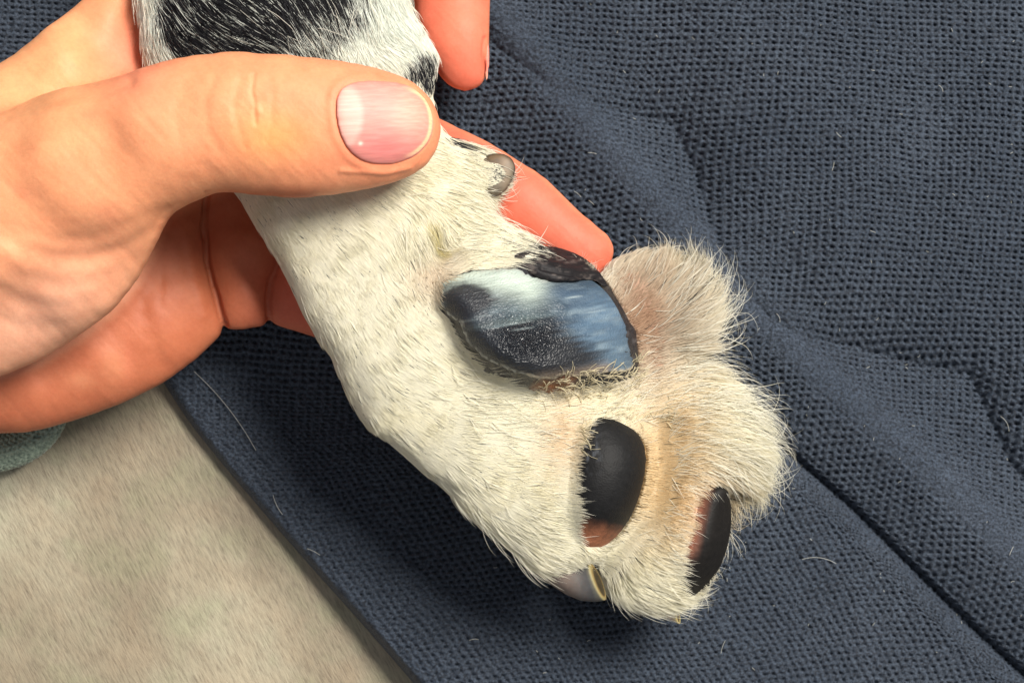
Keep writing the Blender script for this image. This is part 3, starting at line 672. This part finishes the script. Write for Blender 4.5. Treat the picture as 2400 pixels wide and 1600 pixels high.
# ---------------------------------------------------------------- fur: single hairs grown from the skin
G = [  # px, py, direction, length, lift
 (338, 60, .25, 1, 46, .12), (430, 20, .72, .7, 85, .18), (470, 90, .85, .5, 85, .15), (600, 40, .75, .6, 85, .18), (600, 110, .9, .4, 75, .12), (700, 60, .55, .8, 75, .2), (780, 90, .35, .9, 65, .15), (860, 60, .35, .9, 60, .15), (930, 110, .8, .6, 60, .1), (1000, 120, .5, .85, 35, .1), (1010, 180, .2, 1, 26, .1),
 (600, 490, .65, .75, 45, .05), (800, 500, .72, .7, 52, .08), (920, 480, .85, .55, 60, .1), (1010, 390, .95, .2, 55, .1), (1100, 380, 1, .05, 55, .15), (1140, 430, 1, .12, 60, .2), (1090, 470, .9, .4, 80, .15), (1170, 515, .95, .3, 75, .15), (1230, 560, 1, .08, 60, .12), (1130, 580, 1, -.05, 55, .1),
 (970, 550, .45, .9, 60, .15), (1030, 560, .35, .95, 50, .2), (1000, 640, .3, .9, 24, .15), (1000, 700, .5, .8, 30, .1), (1060, 610, .9, -.4, 40, .15), (700, 650, .55, .83, 40, .04), (850, 680, .6, .8, 42, .05), (950, 730, .6, .75, 45, .06), (1020, 780, .66, .6, 38, .1), (1070, 855, .8, .45, 48, .12),
 (780, 830, .45, .9, 42, .04), (880, 930, .7, .7, 46, .05), (1000, 900, .85, .45, 50, .06), (1100, 920, 1, .1, 65, .12), (1200, 945, 1, .02, 55, .1), (1280, 980, 1, -.05, 50, .08), (960, 1030, .8, .55, 46, .05), (1100, 1040, .97, .2, 48, .06), (1220, 1080, 1, .12, 46, .06), (1310, 1060, 1, .05, 34, .08), (1310, 1180, 1, .02, 40, .08), (1325, 1120, 1, .02, 32, .08), (1325, 1240, 1, .1, 34, .08),
 (1060, 1150, .7, .7, 50, .06), (1180, 1180, .9, .4, 55, .06), (1130, 1230, .6, .8, 70, .1), (1260, 1240, .92, .4, 60, .08), (1220, 1310, .6, .8, 75, .1), (1310, 1290, .9, .45, 60, .08), (1370, 1310, .6, .7, 45, .08),
 (1380, 940, .8, -.3, 34, .2), (1480, 950, .75, -.5, 50, .2), (1560, 930, .9, -.35, 60, .15), (1560, 1000, .95, -.2, 65, .12), (1650, 930, .97, 0, 85, .2), (1710, 940, .93, .3, 120, .25), (1740, 1040, .98, .16, 115, .25), (1740, 1110, .85, .5, 115, .28), (1690, 1180, .65, .75, 100, .25),
 (1560, 1080, 1, .0, 60, .08), (1560, 1170, .97, .2, 46, .08), (1530, 1240, .92, .35, 46, .08), (1620, 1180, .98, .2, 24, .08), (1600, 1280, .98, .2, 26, .08), (1470, 1320, .78, .6, 65, .08), (1420, 1390, .6, .8, 60, .1), (1530, 1370, .85, .5, 75, .1), (1560, 1420, .9, .35, 75, .12), (1630, 1390, .75, .6, 60, .2), (1700, 1300, .8, .7, 45, .2), (1580, 1340, .98, .3, 48, .1),
 (1440, 640, .5, -.8, 30, .2), (1480, 620, .5, -.8, 50, .25), (1550, 630, .5, -.75, 75, .3), (1600, 680, .68, -.65, 125, .4), (1620, 760, .84, -.48, 140, .4), (1610, 830, .96, -.2, 125, .3), (1530, 720, .7, -.5, 40, .2), (1510, 820, .9, -.25, 36, .15), (1700, 840, .98, .1, 90, .3)]
G = np.array(G, float)
CLAWP = [(1290, 1392), (1330, 1384), (1374, 1366), (1382, 1316), (1415, 1330), (1432, 1400), (1400, 1425), (1340, 1415), (1290, 1385)]
def hair_guides(px, py):
    num = np.zeros((len(px), 4)); den = np.zeros(len(px))
    nrm = np.hypot(G[:, 2], G[:, 3])
    for g_, n_ in zip(G, nrm):
        w = 1 / ((px - g_[0]) ** 2 + (py - g_[1]) ** 2 + 400) ** 1.9
        num += w[:, None] * np.array([g_[2] / n_, g_[3] / n_, g_[4], g_[5]]); den += w
    return num / den[:, None]
Vp, Qp, Np = V, Q, N
gpx, gpy = 1200 + P.X * 1.0, 800 - P.Y
PT = np.where(PT > -900, PT + paw_relief(gpx, gpy), PT)
PTs = PT
for b_ in o_tops[2:8]:
    inb = (P.X > b_.x[1]) & (P.X < b_.x[-2]) & (P.Y > b_.y[1]) & (P.Y < b_.y[-2])
    PT = np.where(inb, np.maximum(PT, b_.sample(b_.T, P.X, P.Y)), PT)
tri = np.concatenate([Qp[:, [0, 1, 2]], Qp[:, [0, 2, 3]]])
ctr = Vp[tri].mean(1); ar = .5 * np.linalg.norm(np.cross(Vp[tri[:, 1]] - Vp[tri[:, 0]], Vp[tri[:, 2]] - Vp[tri[:, 0]]), axis=1)
cx, cy = pix(ctr); cn = Np[tri].mean(1)
dens = ar * (cn[:, 2] > -.55) * (cy > -400) * np.where(cy < -70, .45, 1) * np.where(cn[:, 2] < 0, .5, 1)
PT = blur2(np.where(PT > -900, PT, -330), 7); PT = np.where(PTs > -900, np.maximum(PT, PTs), PT); PT = np.where((P.top() > -900), PT, -1e4)
def grow(name, count, rad, lmul, seed, colfn, denmap=None, jitter=.1, clump=.45, liftmul=1.0, npt=7, thin=1.0):
    r = np.random.default_rng(seed); dn = dens.copy()
    if denmap is not None: dn = dn * denmap(cx, cy)
    p = dn / dn.sum(); t = tri[r.choice(len(tri), int(count), p=p)]
    a = r.random(len(t)); b = r.random(len(t)); f = a + b > 1; a[f] = 1 - a[f]; b[f] = 1 - b[f]; c = 1 - a - b
    R = Vp[t[:, 0]] * a[:, None] + Vp[t[:, 1]] * b[:, None] + Vp[t[:, 2]] * c[:, None]
    Nn = Np[t[:, 0]] * a[:, None] + Np[t[:, 1]] * b[:, None] + Np[t[:, 2]] * c[:, None]
    Nn /= np.linalg.norm(Nn, axis=1)[:, None]
    px, py = pix(R); up = Nn[:, 2] > .1
    out = ~(up & ((poly_sd(px, py, PADP) < -3) | (poly_sd(px, py, TP1) < -3) | (poly_sd(px, py, TP2) < 5) | ((poly_sd(px, py, TP2) < 22) & (py < 1180) & (px > 1648)) | ((poly_sd(px, py, DEW) < -8) & (px > 1172 - (py - 400) * .2)) | (poly_sd(px, py, CLAWP) < 0)))
    out &= ~(up & (poly_sd(px, py, THUMB) < -34))
    R, Nn, px, py = R[out], Nn[out], px[out], py[out]; n = len(R)
    g0 = hair_guides(px, py); L = g0[:, 2] * lmul * r.uniform(.65, 1.15, n); lift = g0[:, 3] * liftmul * r.uniform(.5, 1.5, n)
    L *= 1 - .35 * sstep(.3, -.2, Nn[:, 2]) * (px < 1200)
    ang = r.normal(0, jitter, n) + .16 * fbm(px / 30, py / 30, 17) + .1 * fbm(px / 90, py / 90, 18)
    pts = np.zeros((npt, n, 3)); pts[0] = R - Nn * 1.0; p_ = R.copy(); step = L / (npt - 1)
    curl = r.normal(0, .025, n)
    for k in range(1, npt):
        qx, qy = pix(p_); g_ = hair_guides(qx, qy) if k in (1, 3, 5) else g_
        an = ang + curl * k; fx = g_[:, 0] * np.cos(an) - g_[:, 1] * np.sin(an); fy = g_[:, 0] * np.sin(an) + g_[:, 1] * np.cos(an)
        T = np.stack([fx, -fy, np.zeros(n)], 1); T = T - Nn * (T * Nn).sum(1)[:, None] * .92
        T /= np.linalg.norm(T, axis=1)[:, None] + 1e-6
        s = k / (npt - 1); D = T + Nn * (lift * (2.0 - 2.6 * s))[:, None]; D /= np.linalg.norm(D, axis=1)[:, None]
        p_ = p_ + D * step[:, None]
        tz = P.sample(PT, p_[:, 0], p_[:, 1]); ok = (tz > -900) & (Nn[:, 2] > .25) & (p_[:, 2] < tz + 2)
        p_[ok, 2] = tz[ok] + 2 + 3 * s
        pts[k] = p_
    if clump > 0:
        m = max(1, n // 14); ci = r.choice(n, m, replace=False); kd = kdtree.KDTree(m)
        for q_, i_ in enumerate(ci): kd.insert(R[i_], q_)
        kd.balance(); near = np.array([ci[kd.find(x)[1]] for x in R])
        off = R[near] - R; dd = np.linalg.norm(off, axis=1)
        w = np.clip(1 - dd / 38, 0, 1) * clump * r.uniform(.5, 1.2, n) * (1 + .5 * sstep(1540, 1640, px))
        for k in range(1, npt):
            s = (k / (npt - 1)) ** 1.3; pts[k] += (pts[k][near] - pts[k] - (pts[k][near] - R[near] - (pts[k] - R)) * .4) * (w * s)[:, None]
    C = colfn(px, py, r, n)
    cu = bpy.data.hair_curves.new(name); cu.add_curves([npt] * n)
    P3 = np.transpose(pts, (1, 0, 2)).reshape(-1, 3)
    cu.position_data.foreach_set('vector', (P3 * S).astype(np.float32).ravel())
    s = np.linspace(0, 1, npt); prof = (1 - s ** 2.2) * .92 + .08
    rr = (rad * r.uniform(.7, 1.2, n)[:, None] * prof[None, :] * S).astype(np.float32)
    at = cu.attributes.get('radius') or cu.attributes.new('radius', 'FLOAT', 'POINT'); at.data.foreach_set('value', rr.ravel())
    CC = np.concatenate([np.clip(C, 0, 1), np.ones((n, 1))], 1).astype(np.float32)
    at = cu.attributes.new('tint', 'FLOAT_COLOR', 'CURVE'); at.data.foreach_set('color', CC.ravel())
    cu.materials.append(FUR); o = bpy.data.objects.new(name, cu); link(o, dog); o['kind'] = 'stuff'; return o
def fur_col(px, py, r, n):
    c = np.zeros((n, 3)) + srgb(244, 240, 220)
    c = mixc(c, .6 * sstep(-.1, .6, fbm(px / 140, py / 140, 81)), srgb(243, 237, 210))
    c = mixc(c, .8 * sstep(260, 60, py), srgb(236, 242, 236))
    c = mixc(c, .75 * blob(px, py, 1545, 1040, 80, 140, 10) + .55 * blob(px, py, 1560, 1200, 90, 90), srgb(232, 200, 146))
    c = mixc(c, .6 * blob(px, py, 1300, 1020, 60, 90), srgb(224, 186, 136)); c = mixc(c, .9 * blob(px, py, 1495, 750, 95, 150), srgb(168, 126, 94))
    c = mixc(c, .5 * blob(px, py, 1660, 1200, 70, 100), srgb(214, 168, 130)); c = mixc(c, .7 * stroke(px, py, [(1005, 520), (1030, 590)], 14, 1), srgb(206, 192, 110))
    c = mixc(c, .5 * blob(px, py, 1010, 640, 60, 60), srgb(206, 176, 146)); c = mixc(c, .3 * blob(px, py, 1750, 1150, 80, 80), srgb(214, 206, 168))
    c = c * r.uniform(.84, 1.06, n)[:, None]
    bp = black_p(px, py); bk = r.random(n) < bp * .86
    bk |= r.random(n) < .008 * (py > 440)
    # darker banded hairs round the toe fringe
    bk |= r.random(n) < .24 * np.clip(blob(px, py, 1640, 690, 80, 60) + blob(px, py, 1740, 940, 60, 50) + blob(px, py, 1280, 590, 60, 16) + blob(px, py, 1740, 1200, 40, 60), 0, 1)
    c[bk] = srgb(34, 34, 38) * r.uniform(.5, 2.0, bk.sum())[:, None]
    return c
def dm(px, py):
    d = 1 - .88 * sstep(30, -50, poly_sd(px, py, [(1410, 650), (1440, 605), (1510, 625), (1560, 700), (1575, 840), (1560, 910), (1490, 950), (1490, 800)]))
    d *= 1 - .6 * blob(px, py, 1625, 1200, 30, 70, 15)
    return d * np.where(px < 1000, 1.0, 1.25)
grow('undercoat', 180000, .75, .72, 3, fur_col, dm, jitter=.07, clump=.2, npt=5)
grow('fur', 95000, .72, 1.08, 4, fur_col, dm, jitter=.06, clump=.7, liftmul=1.0)
def white_col(px, py, r, n): 
    c = np.zeros((n, 3)) + srgb(246, 243, 228); c *= r.uniform(.85, 1.05, n)[:, None]; c = mixc(c, (r.random(n) < black_p(px, py) * .93) * 1.0, srgb(30, 30, 34)); return c
grow('guard_hair', 4200, .62, 1.45, 5, white_col, lambda px, py: dm(px, py) * (.25 + (px > 1050) + 1.2 * (px > 1550) + .8 * (py < 140)), jitter=.28, clump=.2, liftmul=2.2)

def matted():
    r = np.random.default_rng(21); pts = []; npt = 9; n = 0
    zones = [(1300, 1490, 872, 915, 90), (1240, 1400, 905, 940, 60), (1400, 1580, 920, 990, 70), (1470, 1500, 840, 900, 20), (1345, 1372, 985, 1060, 30)]
    for x0, x1, y0, y1, c in zones:
        for _ in range(c):
            x, y = r.uniform(x0, x1), r.uniform(y0, y1); a = r.uniform(-1.2, .6) if x0 != 1345 else r.uniform(-.6, .9); L = r.uniform(16, 48); q = []
            da = r.normal(0, .12)
            for k in range(npt): q.append((x, y)); x += math.cos(a) * L / npt; y += math.sin(a) * L / npt; a += da + r.normal(0, .13)
            q = np.array(q); z = topfun(P, PT, 0)(q[:, 0], q[:, 1]); z = np.maximum(z, z[0] - 5) + 3 + 7 * np.sin(np.linspace(0, 3.1, npt)) * r.random(); pts.append(W(q, z)); n += 1
    cu = bpy.data.hair_curves.new('matted_hair'); cu.add_curves([npt] * n); P3 = np.concatenate(pts); cu.position_data.foreach_set('vector', (P3 * S).astype(np.float32).ravel())
    rr = np.repeat(r.uniform(.45, 1.0, n), npt) * S; at = cu.attributes.get('radius') or cu.attributes.new('radius', 'FLOAT', 'POINT'); at.data.foreach_set('value', rr.astype(np.float32))
    c = np.concatenate([(srgb(226, 214, 180) * r.uniform(.6, 1.05, n)[:, None]), np.ones((n, 1))], 1).astype(np.float32)
    at = cu.attributes.new('tint', 'FLOAT_COLOR', 'CURVE'); at.data.foreach_set('color', c.ravel()); cu.materials.append(FUR)
    o = bpy.data.objects.new('matted_hair', cu); link(o, dog); o['kind'] = 'stuff'
matted()

# ---------------------------------------------------------------- green elastic band under the heel of the hand
def band():
    path = np.array([(-420, 1020), (-300, 1052), (-180, 1068), (-90, 1068), (-10, 1060), (55, 1040), (100, 1000), (118, 950), (100, 880), (96, 800)], float)
    for _ in range(3):
        q = path; path = np.concatenate([q[:1], np.stack([q[:-1] * .75 + q[1:] * .25, q[:-1] * .25 + q[1:] * .75], 1).reshape(-1, 2), q[-1:]])
    seg = np.r_[0, np.cumsum(np.hypot(*np.diff(path, axis=0).T))]; s = np.arange(0, seg[-1], 2.4)
    x = np.interp(s, seg, path[:, 0]); y = np.interp(s, seg, path[:, 1]); tx = np.gradient(x, s); ty = np.gradient(y, s)
    l = np.hypot(tx, ty); tx /= l; ty /= l; nt = 96; th = np.linspace(0, 2 * np.pi, nt, endpoint=False)
    A, B_ = np.meshgrid(s, th, indexing='ij'); X = np.repeat(x[:, None], nt, 1); Y = np.repeat(y[:, None], nt, 1)
    r_ = 46 + 2.6 * np.sin(2 * np.pi * (A / 13 + .35 * np.sin(B_ * 14))) + 1.4 * np.sin(B_ * 28) + 1.0 * vn(A / 5, B_ * 10, 3)
    PXb = X + r_ * np.cos(B_) * (-ty)[:, None]; PYb = Y + r_ * np.cos(B_) * tx[:, None]; Zb = -400 + r_ * np.sin(B_)
    V = W(np.stack([PXb.ravel(), PYb.ravel()], 1), Zb.ravel()); i, j = np.meshgrid(np.arange(len(s) - 1), np.arange(nt), indexing='ij')
    a = (i * nt + j).ravel(); b = (i * nt + (j + 1) % nt).ravel()
    m = M('green_elastic'); v = m.obj()
    m.l(m.ramp(m.noise(v, 1800, 3), (.3, (.09, .13, .10)), (.7, (.34, .42, .32))), m.b.inputs['Base Color']); m.set(Roughness=.5, Sheen_Weight=.3)
    o = mk('elastic_band', V, np.stack([a, a + nt, b + nt, b], 1), m.m); tag(o, 'dark green ribbed fabric band lying under the heel of the hand', 'band')
band()

# ---------------------------------------------------------------- loose hairs and lint on the cloth
def stray():
    L = [((1378, 358), (1398, 361)), ((1345, 448), (1362, 462)), ((1380, 470), (1392, 480)), ((1960, 310), (1972, 322)), ((1955, 380), (1950, 400)), ((1880, 1310), (1960, 1320)), ((2345, 975), (2365, 1010)), ((2375, 1280), (2366, 1300)), ((1820, 735), (1828, 755)),
         ((640, 1160), (662, 1205)), ((720, 1285), (750, 1300)), ((455, 870), (600, 1055)), ((2040, 540), (2052, 545)), ((1460, 165), (1466, 172)), ((1700, 1500), (1690, 1530)), ((1100, 1500), (1122, 1498)), ((2200, 200), (2210, 215))]
    r = np.random.default_rng(9)
    for _ in range(110):
        x, y = r.uniform(1150, 2400), r.uniform(0, 1600); a = r.uniform(0, 6.3); l = r.uniform(3, 9); L.append(((x, y), (x + l * math.cos(a), y + l * math.sin(a))))
    npt = 6; pts = []
    for (a, b) in L:
        t = np.linspace(0, 1, npt); d = math.hypot(b[0] - a[0], b[1] - a[1]); nx, ny = -(b[1] - a[1]) / d, (b[0] - a[0]) / d; bow = r.normal(0, .08) * d
        x = a[0] + (b[0] - a[0]) * t + nx * bow * 4 * t * (1 - t); y = a[1] + (b[1] - a[1]) * t + ny * bow * 4 * t * (1 - t)
        z = cloth_z(x, y)[0] + 5; pts.append(W(np.stack([x, y], 1), z))
    cu = bpy.data.hair_curves.new('stray_hair'); cu.add_curves([npt] * len(L)); P3 = np.concatenate(pts)
    cu.position_data.foreach_set('vector', (P3 * S).astype(np.float32).ravel())
    at = cu.attributes.get('radius') or cu.attributes.new('radius', 'FLOAT', 'POINT'); at.data.foreach_set('value', np.full(len(P3), .55 * S, np.float32))
    at = cu.attributes.new('tint', 'FLOAT_COLOR', 'CURVE'); at.data.foreach_set('color', np.tile(np.array([.6, .6, .55, 1], np.float32), len(L)))
    cu.materials.append(FUR); o = bpy.data.objects.new('stray_hair', cu); link(o); tag(o, 'fine loose pale hairs and lint scattered over the navy cloth', 'hair', kind='stuff')
stray()

# put each root at the foot of its thing, leaving the geometry where it stands
from mathutils import Vector
for r_, l_ in ((hand, (-.05, .02, -.017)), (dog, (.004, 0, -.018))):
    r_.location = l_
    for c_ in r_.children: c_.location = -Vector(l_)
